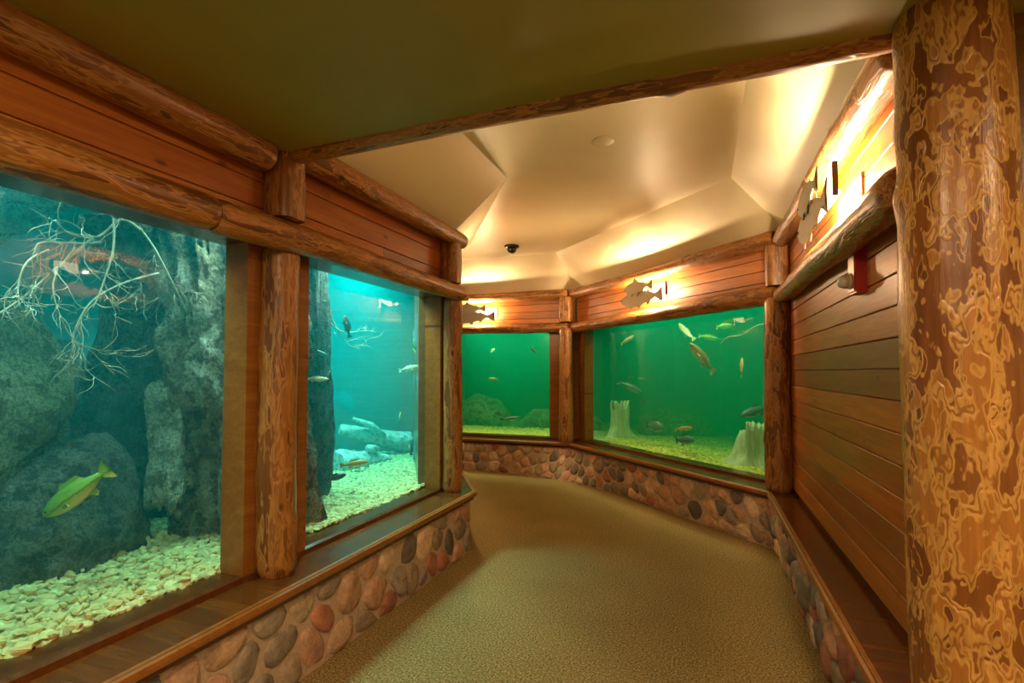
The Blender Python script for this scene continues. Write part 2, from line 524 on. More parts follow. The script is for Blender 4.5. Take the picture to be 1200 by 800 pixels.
# near room (behind and right of the photographer)
tag(MB().box(0.84, 3.6, 2.04, 2.12, 0, ZF).build('wall_right_near', 'plaster'), kind='structure')
tag(MB().box(3.5, 3.6, -2.7, 2.02, 0, ZF).build('wall_right_far', 'plaster'), kind='structure')
tag(MB().box(-2.3, 3.6, -2.7, -2.6, 0, ZF).build('wall_rear', 'plaster'), kind='structure')
tag(MB().box(-5.7, -5.6, 5.0, 8.2, 0, ZT).build('wall_left_far', 'plaster'), kind='structure')

# ------------------------------------------------------------------ walls: backing, band planks, stones
STONE_TOP = 0.455
def backing(name, path, i0, i1, y0=0.042):
    mb = sweep(path, [(y0, 0.0), (y0, STONE_TOP), (0.50, STONE_TOP + 0.03), (0.50, 0.0)], i0, i1)
    o = mb.build(name, 'mortar'); tag(o, kind='structure')
    return o
wall_left = backing('wall_left', LEFT, 0, 1)
wall_left_return = backing('wall_left_return', LEFT, 1, 3)
wall_back_left = backing('wall_back_left', BACK, 0, 1, 0.10)
wall_back_right = backing('wall_back_right', BACK, 1, 2, 0.10)
wall_right = backing('wall_right', BACKW, 2, 3, 0.10)

def carcass(parent, path, i0, i1, z0, z1, y0=0.235, y1=0.5):
    sweep(path, [(y0, z0), (y1, z0), (y1, z1), (y0, z1)], i0, i1).build('backboard', 'jamb_wood', parent)
carcass(wall_left, LEFT, 0, 1, 2.30, 2.86)
carcass(wall_left_return, LEFT, 1, 3, 0.47, 2.86)
carcass(wall_back_left, BACK, 0, 1, 2.30, 2.86)
carcass(wall_back_right, BACK, 1, 2, 2.30, 2.86)
carcass(wall_right, BACKW, 2, 3, 0.47, 2.86, 0.225, 0.5)

def plank(parent, F, x0, x1, z0, z1, y=0.20, th=0.026, mat='cedar', c=0.003):
    """one board; wall meshes stand at the world origin, so the board carries the wall's frame"""
    L = x1 - x0; H = z1 - z0
    mb = MB().box(-L / 2, L / 2, 0, th, -H / 2 + 0.002, H / 2 - 0.002, c)
    return mb.build('plank', mat, parent, matrix=F @ T((x0 + x1) / 2, y, (z0 + z1) / 2))

def band(parent, F, x0, x1, splits, n=3, z0=2.34, z1=2.80):
    h = (z1 - z0) / n
    for k in range(n):
        xs = [x0] + [s for s, kk in splits if kk == k] + [x1]
        for a, b in zip(xs[:-1], xs[1:]):
            plank(parent, F, a + 0.001, b - 0.001, z0 + k * h, z0 + (k + 1) * h)
band(wall_left, F_L, -0.6, 2.06, [], 3, 2.31, 2.72)
band(wall_left, F_L, 2.08, 4.24, [(2.52, 2), (3.1, 0)], 3, 2.34, 2.80)
band(wall_back_left, F_BL, -3.6, -0.06, [(-1.2, 1)], 4)
band(wall_back_right, F_BR, -0.06, LBR - 0.02, [(2.0, 2), (1.3, 0)], 4)
RL = C2[1] - 2.0
band(wall_right, F_R, -0.02, RL, [], 4, 2.30, 2.80)
zz = 0.565
while zz < 2.22:
    plank(wall_right, F_R, -0.10, RL, zz, zz + 0.131, 0.195, 0.03, 'cedar', 0.004)
    zz += 0.131
for k in range(4):
    plank(wall_left_return, F_L2, 0.0, 2.1, 2.34 + 0.115 * k, 2.34 + 0.115 * (k + 1), 0.2)

# field stones: rounded Voronoi cells in (u, z) set on a path
STONE_COLS = [(0.66, 0.44, 0.29), (0.58, 0.35, 0.23), (0.50, 0.38, 0.25), (0.26, 0.22, 0.175), (0.22, 0.19, 0.165), (0.46, 0.19, 0.11),
              (0.72, 0.52, 0.35), (0.36, 0.27, 0.19), (0.60, 0.35, 0.23), (0.38, 0.31, 0.24), (0.17, 0.145, 0.125), (0.64, 0.42, 0.27)]
def clip(poly, p, q):
    """keep the side of the bisector of p, q that is near p"""
    mx, my = (p[0] + q[0]) / 2, (p[1] + q[1]) / 2
    nx, ny = q[0] - p[0], q[1] - p[1]
    out = []
    for i in range(len(poly)):
        a, b = poly[i], poly[(i + 1) % len(poly)]
        da = (a[0] - mx) * nx + (a[1] - my) * ny; db = (b[0] - mx) * nx + (b[1] - my) * ny
        if da <= 0: out.append(a)
        if (da < 0) != (db < 0):
            t = da / (da - db); out.append((a[0] + (b[0] - a[0]) * t, a[1] + (b[1] - a[1]) * t))
    return out
def stone_cells(length, height, size, seed):
    r = np.random.default_rng(seed)
    pts = []
    tries = 0
    while tries < 4000:
        tries += 1
        p = (r.uniform(0, length), r.uniform(0.02, height - 0.02))
        s = size * r.uniform(0.6, 1.35)
        if all(((p[0] - q[0]) / 0.95) ** 2 + ((p[1] - q[1]) / 1.05) ** 2 > (0.5 * (s + q[2])) ** 2 for q in pts):
            pts.append((p[0], p[1], s)); tries = max(0, tries - 600)
    cells = []
    for p in pts:
        poly = [(max(0, p[0] - 0.35), 0.004), (min(length, p[0] + 0.35), 0.004), (min(length, p[0] + 0.35), height), (max(0, p[0] - 0.35), height)]
        for q in pts:
            if q is not p and abs(q[0] - p[0]) < 0.6: poly = clip(poly, p, q)
            if len(poly) < 3: break
        if len(poly) >= 3: cells.append(poly)
    return cells
def round_poly(poly, n=14, gap=0.007):
    c = (sum(p[0] for p in poly) / len(poly), sum(p[1] for p in poly) / len(poly))
    p = poly
    for _ in range(2):       # Chaikin corner cutting
        q = []
        for i in range(len(p)):
            a, b = p[i], p[(i + 1) % len(p)]
            q.append((a[0] * .78 + b[0] * .22, a[1] * .78 + b[1] * .22)); q.append((a[0] * .22 + b[0] * .78, a[1] * .22 + b[1] * .78))
        p = q
    # resample by angle
    ang = sorted([(math.atan2(y - c[1], x - c[0]), x, y) for x, y in p])
    out = []
    A = [a for a, _, _ in ang]; R = [math.hypot(x - c[0], y - c[1]) for _, x, y in ang]
    A2 = [A[-1] - 2 * PI] + A + [A[0] + 2 * PI]; R2 = [R[-1]] + R + [R[0]]
    for k in range(n):
        t = -PI + 2 * PI * k / n
        rr = float(np.interp(t, A2, R2))
        rr = max(rr - gap, rr * 0.5)
        out.append((c[0] + rr * math.cos(t), c[1] + rr * math.sin(t)))
    return c, out
def stones(parent, place, length, size, seed, bulge=0.035, height=STONE_TOP):
    r = random.Random(seed)
    for poly in stone_cells(length, height, size, seed):
        c, out = round_poly(poly)
        rad = sum(math.hypot(x - c[0], y - c[1]) for x, y in out) / len(out)
        if rad < 0.018: continue
        bl = min(bulge, rad * 0.55) * r.uniform(0.75, 1.25)
        base = Vector(place(c[0], c[1], 0))
        mb = MB(); n = len(out); vs = []
        tx, tz = r.uniform(-.15, .15), r.uniform(-.12, .12)
        for sc_, hh in ((1.0, -0.02), (0.985, 0.30), (0.86, 0.72), (0.55, 0.97)):
            for x, y in out:
                dx, dy = (x - c[0]) * sc_, (y - c[1]) * sc_
                h = bl * hh * (1 + 0.18 * noise.noise((x * 25, y * 25, seed))) + (dx * tx + dy * tz if hh > 0.5 else 0)
                vs.append(Vector(place(c[0] + dx, c[1] + dy, h)) - base)
        vs.append(Vector(place(c[0], c[1], bl)) - base)
        fs = []
        for j in range(3):
            for k in range(n):
                fs.append((j * n + k, j * n + (k + 1) % n, (j + 1) * n + (k + 1) % n, (j + 1) * n + k))
        for k in range(n): fs.append((3 * n + k, 3 * n + (k + 1) % n, 4 * n))
        mb.add(vs, fs)
        o = mb.build('stone', 'stone', parent, smooth=True, matrix=Matrix.Translation(base))
        cc = Vector(r.choice(STONE_COLS)) * r.uniform(0.8, 1.15)
        o.color = (*cc, 1)

class Curve2:
    """plan polyline with arc length, position and outward normal (towards the passage = right of travel)"""
    def __init__(self, pts):
        self.p = np.array(pts, float)
        d = np.diff(self.p, axis=0); self.l = np.hypot(d[:, 0], d[:, 1]); self.s = np.concatenate([[0], np.cumsum(self.l)])
    def at(self, u):
        u = min(max(u, 0), self.s[-1] - 1e-6)
        i = int(np.searchsorted(self.s, u, 'right') - 1); t = (u - self.s[i]) / self.l[i]
        q = self.p[i] * (1 - t) + self.p[i + 1] * t
        d = (self.p[i + 1] - self.p[i]) / self.l[i]
        return q, (d[1], -d[0])
def fillet(path, radii, n=14):
    out = [path[0]]
    for i in range(1, len(path) - 1):
        R = radii[i - 1]
        a, b, c = (np.array(path[k], float) for k in (i - 1, i, i + 1))
        d1 = (b - a) / np.linalg.norm(b - a); d2 = (c - b) / np.linalg.norm(c - b)
        ang = math.acos(np.clip(d1 @ d2, -1, 1)); tl = R * math.tan(ang / 2)
        s = b - d1 * tl; crs = d1[0] * d2[1] - d1[1] * d2[0]
        nrm = np.array([-d1[1], d1[0]]) * (1 if crs > 0 else -1)
        ctr = s + nrm * R
        for k in range(n + 1):
            t = ang * k / n * (1 if crs > 0 else -1)
            v = s - ctr
            out.append(tuple(ctr + np.array([v[0] * math.cos(t) - v[1] * math.sin(t), v[0] * math.sin(t) + v[1] * math.cos(t)])))
    out.append(path[-1])
    return out
# left: straight run and round the corner
cvL = Curve2(fillet(offset_path([(LX, 0.5), P1, P2], 0.05), [0.12]))
def placeL(u, z, h):
    q, n = cvL.at(u); return (q[0] + n[0] * h, q[1] + n[1] * h, z)
stones(wall_left, placeL, 3.72, 0.225, 11, 0.026)
# back and right: the foot of the wall sweeps round the corners, the top follows the sill
base_path = offset_path([(-4.4, 7.61), C1, C2, (C2[0], 1.95)], 0.075)
cvB = Curve2(fillet(base_path, [3.6, 0.25]))
top_path = offset_path([(-4.4, 7.61), C1, C2, (C2[0], 1.95)], 0.055)
cvT = Curve2(fillet(top_path, [0.4, 0.1]))
def placeB(u, z, h):
    f = min(max(z / STONE_TOP, 0), 1)
    k = u / cvB.s[-1]
    q, n = cvB.at(u); q2, n2 = cvT.at(k * cvT.s[-1])
    nn = np.array(n) * (1 - f) + np.array(n2) * f; nn /= np.linalg.norm(nn)
    q = q * (1 - f) + q2 * f
    return (q[0] + nn[0] * h, q[1] + nn[1] * h, z)
def sub(u0): return lambda u, z, h: placeB(u + u0, z, h)
LB = cvB.s[-1]
sA, sB = 2.45, 5.87
def mortar_strip(parent, u0, u1):
    mb = MB(); k = 40; vs = []
    for i in range(k + 1):
        u = u0 + (u1 - u0) * i / k
        for z in (0.0, 0.15, 0.3, STONE_TOP): vs.append(placeB(u, z, 0.010))
    fs = [(i * 4 + j, (i + 1) * 4 + j, (i + 1) * 4 + j + 1, i * 4 + j + 1) for i in range(k) for j in range(3)]
    mb.add(vs, fs).build('mortar_bed', 'mortar', parent, True, fix=False)
mortar_strip(wall_back_left, 0, sA); mortar_strip(wall_back_right, sA, sB); mortar_strip(wall_right, sB, LB)
stones(wall_back_left, sub(0.0), sA, 0.17, 21, 0.03)
stones(wall_back_right, sub(sA), sB - sA, 0.17, 22, 0.03)
stones(wall_right, sub(sB), LB - sB, 0.19, 23, 0.055)

# ------------------------------------------------------------------ sills
SILL_TOP = 0.53
def sill(name, path, i0, i1):
    pr = [(0.0, SILL_TOP - 0.045), (-0.012, SILL_TOP - 0.035), (-0.012, SILL_TOP - 0.012), (0.0, SILL_TOP), (0.275, SILL_TOP), (0.275, SILL_TOP - 0.045)]
    o = sweep(path, pr, i0, i1).build(name, 'sill_wood'); tag(o, kind='structure')
    sweep(path, [(-0.002, SILL_TOP - 0.048), (-0.016, SILL_TOP - 0.040), (-0.018, SILL_TOP - 0.024), (-0.014, SILL_TOP - 0.008), (0.004, SILL_TOP + 0.001), (0.02, SILL_TOP + 0.0015), (0.02, SILL_TOP - 0.048)], i0, i1).build('sill_nosing', 'frame_wood', o)
    sweep(path, [(0.012, SILL_TOP - 0.075), (0.012, SILL_TOP - 0.046), (0.07, SILL_TOP - 0.046), (0.07, SILL_TOP - 0.075)], i0, i1).build('sill_apron', 'sill_wood', o)
    sweep(path, [(0.262, SILL_TOP), (0.268, SILL_TOP + 0.028), (0.292, SILL_TOP + 0.036), (0.305, SILL_TOP + 0.03), (0.305, SILL_TOP)], i0, i1).build('sill_bead', 'sill_wood', o)
    return o
sill('trim_1', LEFT, 0, 1); sill('trim_2', LEFT, 1, 3)
sill('trim_3', BACK, 0, 1); sill('trim_4', BACK, 1, 2); sill('trim_5', BACK, 2, 3)

# ------------------------------------------------------------------ windows (ledge, head, boards, pane)
ZB, ZH = 0.562, 2.275
def window(name, F, x0, x1, lpost, rpost):
    """opening x0..x1; lpost / rpost = the board ranges left and right of it"""
    w = empty(name, F); tag(w, kind='structure')
    MB().box(x0 - 0.3, x1 + 0.3, 0.29, 0.46, 0.46, ZB).build('ledge', 'sill_wood', w)
    MB().box(x0 - 0.3, x1 + 0.3, 0.13, 0.45, ZH, ZH + 0.03).build('head_board', 'sill_wood', w)
    for a, b in lpost + rpost:
        MB().box(a, b, 0.27, 0.425, ZB - 0.04, ZH + 0.01).build('frame_board', 'frame_wood', w)
    MB().box(x0 + 0.001, x1 - 0.001, 0.41, 0.422, ZB - 0.01, ZH + 0.01).build('pane', 'glass', w)
    return w
window('window_1', F_L, -0.6, 2.0, [(-0.9, -0.6)], [(2.0, 2.16)])
window('window_2', F_L, 2.44, 4.09, [(2.20, 2.44)], [(4.09, 4.24)])
window('window_3', F_BL, -3.4, -0.375, [(-3.6, -3.4)], [(-0.375, 0.10)])
window('window_4', F_BR, 0.035, LBR - 0.12, [(-0.30, 0.035)], [(LBR - 0.12, LBR + 0.14)])

# ------------------------------------------------------------------ logs
def log_mesh(name, L, r0, r1, mat, seg=20, wob=0.06, seed=0, dz=0.06, endr=0.35, knots=6, squash=None):
    """log along +Z from 0 to L, uneven, with knots and rounded ends"""
    n = max(4, int(L / dz))
    rr = random.Random(seed)
    kn = [(rr.uniform(0, 2 * PI), rr.uniform(0.1, 0.9) * L, rr.uniform(0.25, 0.5)) for _ in range(knots)]
    mb = MB(); vs = []; fs = []
    zs = [0.0, 0.02 * r0 / 0.08, 0.05] + [0.05 + (L - 0.1) * i / n for i in range(1, n)] + [L - 0.05, L - 0.02 * r0 / 0.08, L]
    ef = [1 - endr * 0.5, 1 - endr * 0.12, 1.0]
    for j, z in enumerate(zs):
        r = r0 + (r1 - r0) * z / L
        e = ef[j] if j < 3 else (ef[len(zs) - 1 - j] if j >= len(zs) - 3 else 1.0)
        ox = r * 0.22 * wob / 0.06 * noise.noise((seed * 3.1, z * 0.9, 0.5)); oy = r * 0.22 * wob / 0.06 * noise.noise((seed * 1.7, 9.0, z * 0.9))
        for k in range(seg):
            a = 2 * PI * k / seg
            ca, sa = math.cos(a), math.sin(a)
            d = 1 + wob * noise.noise((ca * 1.6 + seed, sa * 1.6, z * 3.0)) + wob * 0.6 * noise.noise((ca * 4 + seed, sa * 4, z * 9))
            for ka, kz, ks in kn:
                da = math.atan2(math.sin(a - ka), math.cos(a - ka)) * r
                q = (da * da + (z - kz) ** 2) / (0.35 * r) ** 2
                if q < 4: d += 0.13 * ks * math.exp(-q) * 2
            rad = r * e * d
            if squash: rad *= 1.0 / max(abs(ca) ** squash + abs(sa) ** squash, 1e-6) ** (1.0 / squash)
            vs.append((rad * ca + ox, rad * sa + oy, z))
    m = len(zs)
    for j in range(m - 1):
        for k in range(seg):
            fs.append((j * seg + k, j * seg + (k + 1) % seg, (j + 1) * seg + (k + 1) % seg, (j + 1) * seg + k))
    fs.append(tuple(range(seg - 1, -1, -1))); fs.append(tuple((m - 1) * seg + k for k in range(seg)))
    mb.add(vs, fs)
    return mb.mesh(name, mat, True, angle=50)
def log(name, a, b, r0, r1, mat, label, cat, seed, **kw):
    a, b = Vector(a), Vector(b); d = b - a
    me = log_mesh(name, d.length, r0, r1, mat, seed=seed, **kw)
    q = d.to_track_quat('Z', 'X')
    o = link(name, me, None, Matrix.Translation(a) @ q.to_matrix().to_4x4())
    return tag(o, label, cat)
def wp(F, x, y, z): return F @ Vector((x, y, z))

log('log_rail', wp(F_L, -1.0, 0.12, 2.325), wp(F_L, 1.665, 0.12, 2.315), 0.088, 0.080, 'log_rail', 'dark peeled log running just above the near left tank window', 'log', 1)
log('log_rail', wp(F_L, 1.668, 0.12, 2.315), wp(F_L, 4.21, 0.12, 2.315), 0.082, 0.070, 'log_rail', 'rough log above the second tank window with a rounded end at the corner', 'log', 2)
log('log_rail', wp(F_L, -1.0, 0.12, 2.70), wp(F_L, 1.97, 0.12, 2.705), 0.088, 0.085, 'log_rail', 'rough upper log tight under the low ceiling above the left tank', 'log', 3)
log('log_rail', wp(F_L, 2.16, 0.11, 2.79), wp(F_L, 4.20, 0.11, 2.79), 0.080, 0.072, 'log_rail', 'smooth round upper log at the foot of the sloped ceiling above the second tank window', 'log', 4)
log('log_rail', wp(F_BL, -3.6, 0.11, 2.305), wp(F_BL, -0.03, 0.11, 2.305), 0.080, 0.080, 'log_rail', 'lower log above the far left green tank window', 'log', 5)
log('log_rail', wp(F_BL, -3.6, 0.11, 2.82), wp(F_BL, -0.03, 0.11, 2.82), 0.075, 0.075, 'log_rail', 'upper log at the ceiling over the far left green tank window', 'log', 6)
log('log_rail', wp(F_BR, -0.06, 0.12, 2.29), wp(F_BR, LBR + 0.02, 0.12, 2.305), 0.075, 0.095, 'log_rail', 'lower log above the wide green tank window with a pale rounded end', 'log', 7)
log('log_rail', wp(F_BR, -0.06, 0.12, 2.80), wp(F_BR, LBR + 0.02, 0.12, 2.82), 0.078, 0.082, 'log_rail', 'upper log at the ceiling over the wide green tank window', 'log', 8)
log('log_rail', wp(F_R, 0.0, 0.12, 2.29), wp(F_R, RL - 0.12, 0.12, 2.25), 0.070, 0.085, 'log_rail', 'lower log on the right wall above the red alarm', 'log', 9)
log('log_rail', wp(F_R, 0.0, 0.13, 2.79), wp(F_R, RL - 0.12, 0.13, 2.76), 0.070, 0.085, 'log_rail', 'knotty upper log on the right wall lit from below by the wall lamp', 'log', 10, knots=14)

# posts
log('log_post', (-2.145, 2.165, SILL_TOP), (-2.145, 2.165, 2.28), 0.105, 0.098, 'log_post', 'bark mottled log post between the two left tank windows', 'post', 21)
log('log_post', (-2.115, 4.175, SILL_TOP), (-2.115, 4.175, 2.28), 0.088, 0.084, 'log_post', 'reddish log post at the end of the left tank wall', 'post', 22)
log('log_post', (-1.955, 7.68, SILL_TOP), (-1.955, 7.68, 2.28), 0.115, 0.105, 'log_post', 'brown log post in the far corner between the two green tank windows', 'post', 23)
log('log_post', (0.655, 5.22, SILL_TOP), (0.655, 5.22, 2.28), 0.118, 0.110, 'log_post', 'golden log post between the wide green tank window and the right plank wall', 'post', 24)
log('log_column', (0.764, 1.95, SILL_TOP), (0.735, 1.95, ZF + 0.01), 0.162, 0.142, 'log_column', 'thick peeled log column with pale bark scars at the right foreground', 'column', 25, seg=40, dz=0.03, wob=0.03, endr=0.05)
# short vertical blocks between the logs
log('log_block', (-2.05, 2.09, 2.40), (-2.05, 2.09, ZF + 0.02), 0.084, 0.084, 'log_rail', 'short upright log block under the cross beam on the left wall', 'block', 31, endr=0.05, squash=5, wob=0.03, knots=0)
log('log_block', (-2.07, 4.03, 2.385), (-2.07, 4.03, 2.74), 0.080, 0.080, 'log_rail', 'short upright log block at the end of the left plank band', 'block', 32, endr=0.05, squash=5, wob=0.03, knots=0)
log('log_block', (-1.955, 7.68, 2.375), (-1.955, 7.68, 2.75), 0.095, 0.095, 'log_rail', 'short upright log block in the far corner above the corner post', 'block', 33, endr=0.05, squash=5, wob=0.03, knots=0)
log('log_block', (0.655, 5.20, 2.385), (0.655, 5.20, 2.75), 0.092, 0.092, 'log_rail', 'short upright log block above the golden corner post on the right', 'block', 34, endr=0.05, squash=5, wob=0.03, knots=0)
log('log_beam', (-2.0, 2.085, 2.757), (0.70, 2.06, 2.772), 0.066, 0.072, 'log_rail', 'long thin log beam crossing the ceiling to the thick column', 'beam', 35, knots=8, wob=0.035)

# ------------------------------------------------------------------ fish wall lamps
SALMON = [(0, 0.0), (0.04, 0.035), (0.12, 0.075), (0.22, 0.105), (0.34, 0.125), (0.38, 0.13), (0.41, 0.20), (0.43, 0.185), (0.52, 0.12), (0.66, 0.085), (0.70, 0.105), (0.715, 0.075),
          (0.84, 0.035), (0.90, 0.05), (1.0, 0.11), (0.965, 0.03), (0.965, -0.02), (1.0, -0.10), (0.90, -0.035), (0.84, -0.025), (0.74, -0.055), (0.71, -0.10), (0.665, -0.115), (0.65, -0.075),
          (0.53, -0.10), (0.51, -0.15), (0.46, -0.16), (0.45, -0.115), (0.32, -0.115), (0.30, -0.155), (0.25, -0.15), (0.24, -0.105), (0.14, -0.085), (0.10, -0.06), (0.05, -0.045), (0.06, -0.025)]
def sconce(F, x, z, label, power, split=True):
    s = empty('fish_wall_lamp', F @ T(x, 0.20, z))
    tag(s, label, 'wall lamp', 'fish wall lamps')
    MB().box(-0.26, 0.24, -0.012, 0.0, -0.08, 0.08).build('back_plate', 'bronze', s)
    for xx in (0.39,):
        MB().box(xx, xx + 0.012, -0.168, -0.145, -0.07, 0.09).build('end_plate', 'bronze', s)
    MB().lathe([(0.016, -0.2), (0.018, -0.19), (0.018, 0.30), (0.016, 0.31)], 10, 'X', 0, -0.13, -0.03).build('lamp_tube', 'lamp_tube', s, True)
    MB().box(0.20, 0.385, -0.165, -0.16, -0.05, 0.075).build('lamp_shade', 'shade_glass', s)
    L = 0.80
    f1 = MB().plate([(-0.44 + p[0] * L, -0.055 + p[1] * L * 1.05) for p in SALMON], -0.186, -0.180).build('fish_cutout', 'fish_metal', s)
    L2 = 0.56
    f2 = MB().plate([(-0.36 + p[0] * L2, 0.08 + p[1] * L2 * 1.15) for p in SALMON], -0.196, -0.190).build('fish_cutout', 'fish_metal', s)
    for fo, ex, ez in ((f1, -0.39, -0.045), (f2, -0.325, 0.082)):
        MB().lathe([(0.008, -0.004), (0.006, 0.0)], 8, 'Y', ex, -0.1865 if fo is f1 else -0.1965, ez).build('fish_eye', 'black_plastic', fo)
    for xx in (-0.12, 0.12):
        p = F @ Vector((x + xx, 0.20 - 0.145, z))
        lamp('wall_lamp_bulb', 'POINT', p, power / 2, WARM, 0.025)
    return s
sconce(F_R, C2[1] - 3.15, 2.50, 'fish silhouette lamp on the right wall band above the red alarm', 105)
sconce(F_BR, 1.72, 2.565, 'fish silhouette lamp above the wide green tank window', 145)
sconce(F_BL, -1.58, 2.555, 'fish silhouette lamp above the far left green tank window half behind the left wall end', 145)
sconce(F_L2, 1.45, 2.43, 'fish silhouette lamp round the corner behind the left tank wall', 130)

# ------------------------------------------------------------------ red alarm, ceiling fittings
a = empty('fire_alarm', F_R @ T(C2[1] - 2.94, 0.195, 2.095)); tag(a, 'red rectangular fire alarm with clear strobe lens on the right plank wall', 'fire alarm')
MB().box(-0.06, 0.06, -0.045, 0.0, -0.11, 0.11).build('body', 'alarm_red', a)
MB().box(-0.052, 0.052, -0.052, -0.045, -0.10, 0.10).build('cover', 'alarm_red', a)
MB().lathe([(0.034, -0.055), (0.034, -0.08), (0.026, -0.10), (0.012, -0.108)], 16, 'Y', -0.015, 0, -0.045).build('strobe_lens', 'strobe_lens', a, True)
MB().lathe([(0.040, -0.050), (0.040, -0.058), (0.034, -0.060)], 16, 'Y', -0.015, 0, -0.045).build('lens_ring', 'white_plastic', a, True)
d = empty('dome_camera', T(-2.49, 6.72, ZT)); tag(d, 'small black dome camera on the raised ceiling', 'camera')
MB().lathe([(0.105, 0.0), (0.105, -0.02), (0.085, -0.035)], 20).build('housing', 'black_plastic', d, True, angle=40)
MB().lathe([(0.066, -0.033), (0.066, -0.06), (0.052, -0.088), (0.025, -0.105), (0.006, -0.108)], 18).build('dome', 'black_plastic', d, True)
d = empty('sprinkler_cover', T(-0.69, 3.89, ZT)); tag(d, 'flat round cover plate painted into the raised ceiling', 'cover plate')
MB().lathe([(0.085, 0.0), (0.085, -0.006), (0.075, -0.009)], 24).build('plate_disc', 'plaster', d, True, angle=30)

# ------------------------------------------------------------------ tanks: shell and water
def off_pts(path, dd): return offset_path(path, dd)
innerL = off_pts([(LX, -1.4), P1, P2, (P2[0] - 1.9, P2[1])], 0.425)
polyL = innerL + [(-5.05, innerL[-1][1]), (-5.05, -1.4)]
polyL = [(innerL[0][0], -1.4), innerL[1], innerL[2], (-5.05, innerL[2][1]), (-5.05, -1.4)]
innerB = off_pts([(-5.2, 7.61), C1, C2, (C2[0], 4.4)], 0.425)
outerB = off_pts([(-5.2, 7.61), C1, C2, (C2[0], 4.4)], 3.3)
polyB = [(-5.2, innerB[0][1]), innerB[1], innerB[2], (2.2, innerB[2][1]), (2.2, outerB[2][1] + 0.6), (outerB[1][0], outerB[1][1]), (-5.2, outerB[0][1])]
for nm, poly, paint, water in (('left', polyL, 'tank_paint', 'water_teal'), ('back', polyB, 'tank_paint_green', 'water_green')):
    n = len(poly); mb = MB()
    zlo, zhi = 0.30, 3.0
    cx = sum(p[0] for p in poly) / n; cyy = sum(p[1] for p in poly) / n
    vs = []; fs = []
    # rocky back walls: only on the sides that are not windows
    skip = {'left': {0}, 'back': {0, 1}}[nm]
    for i in range(n):
        if i in skip: continue
        p, q = Vector((*poly[i], 0)), Vector((*poly[(i + 1) % n], 0))
        L = (q - p).length; nu = max(2, int(L / 0.12)); nz = 22
        nrm = Vector((q.y - p.y, p.x - q.x, 0)).normalized()
        if nrm.dot(Vector((cx, cyy, 0)) - (p + q) / 2) > 0: nrm = -nrm
        b = len(vs)
        for iu in range(nu + 1):
            for iz in range(nz + 1):
                w = p + (q - p) * (iu / nu); z = zlo + (zhi - zlo) * iz / nz
                hh = 0.02 + 0.16 * abs(noise.fractal((w.x * 1.1, w.y * 1.1, z * 1.3), 0.8, 2.1, 4)) if 0 < iu < nu else 0.01
                w = w - nrm * hh if False else w + nrm * (0.02 - 0.0) - nrm * hh
                vs.append((w.x, w.y, z))
        for iu in range(nu):
            for iz in range(nz):
                k = b + iu * (nz + 1) + iz
                fs.append((k, k + nz + 1, k + nz + 2, k + 1))
    t = MB().add(vs, fs).build('tank_shell', paint, None, True, fix=False); tag(t, kind='structure')
    MB().poly(poly, zlo - 0.05, zlo).build('tank_floor', paint, t)
    MB().poly(poly, zhi, zhi + 0.05).build('tank_lid', 'dark_lid', t)
    w = MB().poly(poly, zlo, zhi - 0.005).build('tank_water', water); tag(w, kind='structure')

# ------------------------------------------------------------------ rocks
_ico = {}
def ico(sub):
    if sub not in _ico:
        bm = bmesh.new(); bmesh.ops.create_icosphere(bm, subdivisions=sub, radius=1)
        _ico[sub] = ([v.co.copy() for v in bm.verts], [tuple(v.index for v in f.verts) for f in bm.faces]); bm.free()
    return _ico[sub]
def rock(name, loc, size, mat, label, cat, seed, rough=0.3, freq=1.3, sub=5, rot=0.0, lean=(0, 0), shape=2.0, zmin=None, group=None):
    vs0, fs = ico(sub)
    mb = MB(); vs = []
    cr, sr = math.cos(rot), math.sin(rot)
    for v in vs0:
        u = v.copy()
        if shape != 2.0:
            k = (abs(u.x) ** shape + abs(u.y) ** shape + abs(u.z) ** shape) ** (-1 / shape); u = u * k
        d = 1 + rough * noise.fractal(u * freq + Vector((seed * 7.3, seed * 1.9, seed)), 0.85, 2.1, 5) + 0.16 * rough * abs(noise.noise(u * freq * 5)) + 0.13 * rough * noise.noise(u * freq * 13) + 0.09 * rough * noise.noise(u * freq * 30 + Vector((seed, 0, 0)))
        u = u * d
        x, y, z = u.x * size[0], u.y * size[1], u.z * size[2]
        x += lean[0] * z; y += lean[1] * z
        x, y = x * cr - y * sr, x * sr + y * cr
        if zmin is not None: z = max(z, zmin - loc[2])
        vs.append((x, y, z))
    o = mb.add(vs, fs).build(name, mat, None, True, T(*loc), fix=False)
    return tag(o, label, cat, group)
rock('rock_spire', (-2.83, 2.57, 1.45), (0.27, 0.38, 1.42), 'rock_brown', 'tall rough rock column close to the glass beside the window post', 'rock', 3, 0.46, 1.5, 6, 0.0, (-0.10, -0.05), 3.0, 0.45)
rock('rock_spire', (-3.55, 2.42, 1.5), (0.28, 0.27, 1.35), 'rock_grey', 'dark leaning rock column in the middle of the left tank', 'rock', 5, 0.3, 1.5, 5, 0.4, (0.05, 0.05), 3.0, 0.4)
rock('boulder', (-3.55, 1.36, 1.42), (0.55, 0.58, 0.58), 'rock_moss', 'big rounded mossy boulder at the left of the near tank', 'rock', 8, 0.18, 1.1, 5)
rock('boulder', (-3.25, 1.70, 0.72), (0.36, 0.45, 0.50), 'rock_grey', 'low dark rounded boulder behind the green bass', 'rock', 9, 0.22, 1.3, 5, 0, (0, 0), 2.4, 0.4)
rock('boulder', (-3.30, 1.33, 2.55), (0.42, 0.30, 0.34), 'rock_brown', 'brightly lit rock ledge at the top left of the near tank', 'rock', 12, 0.35, 1.5, 5)
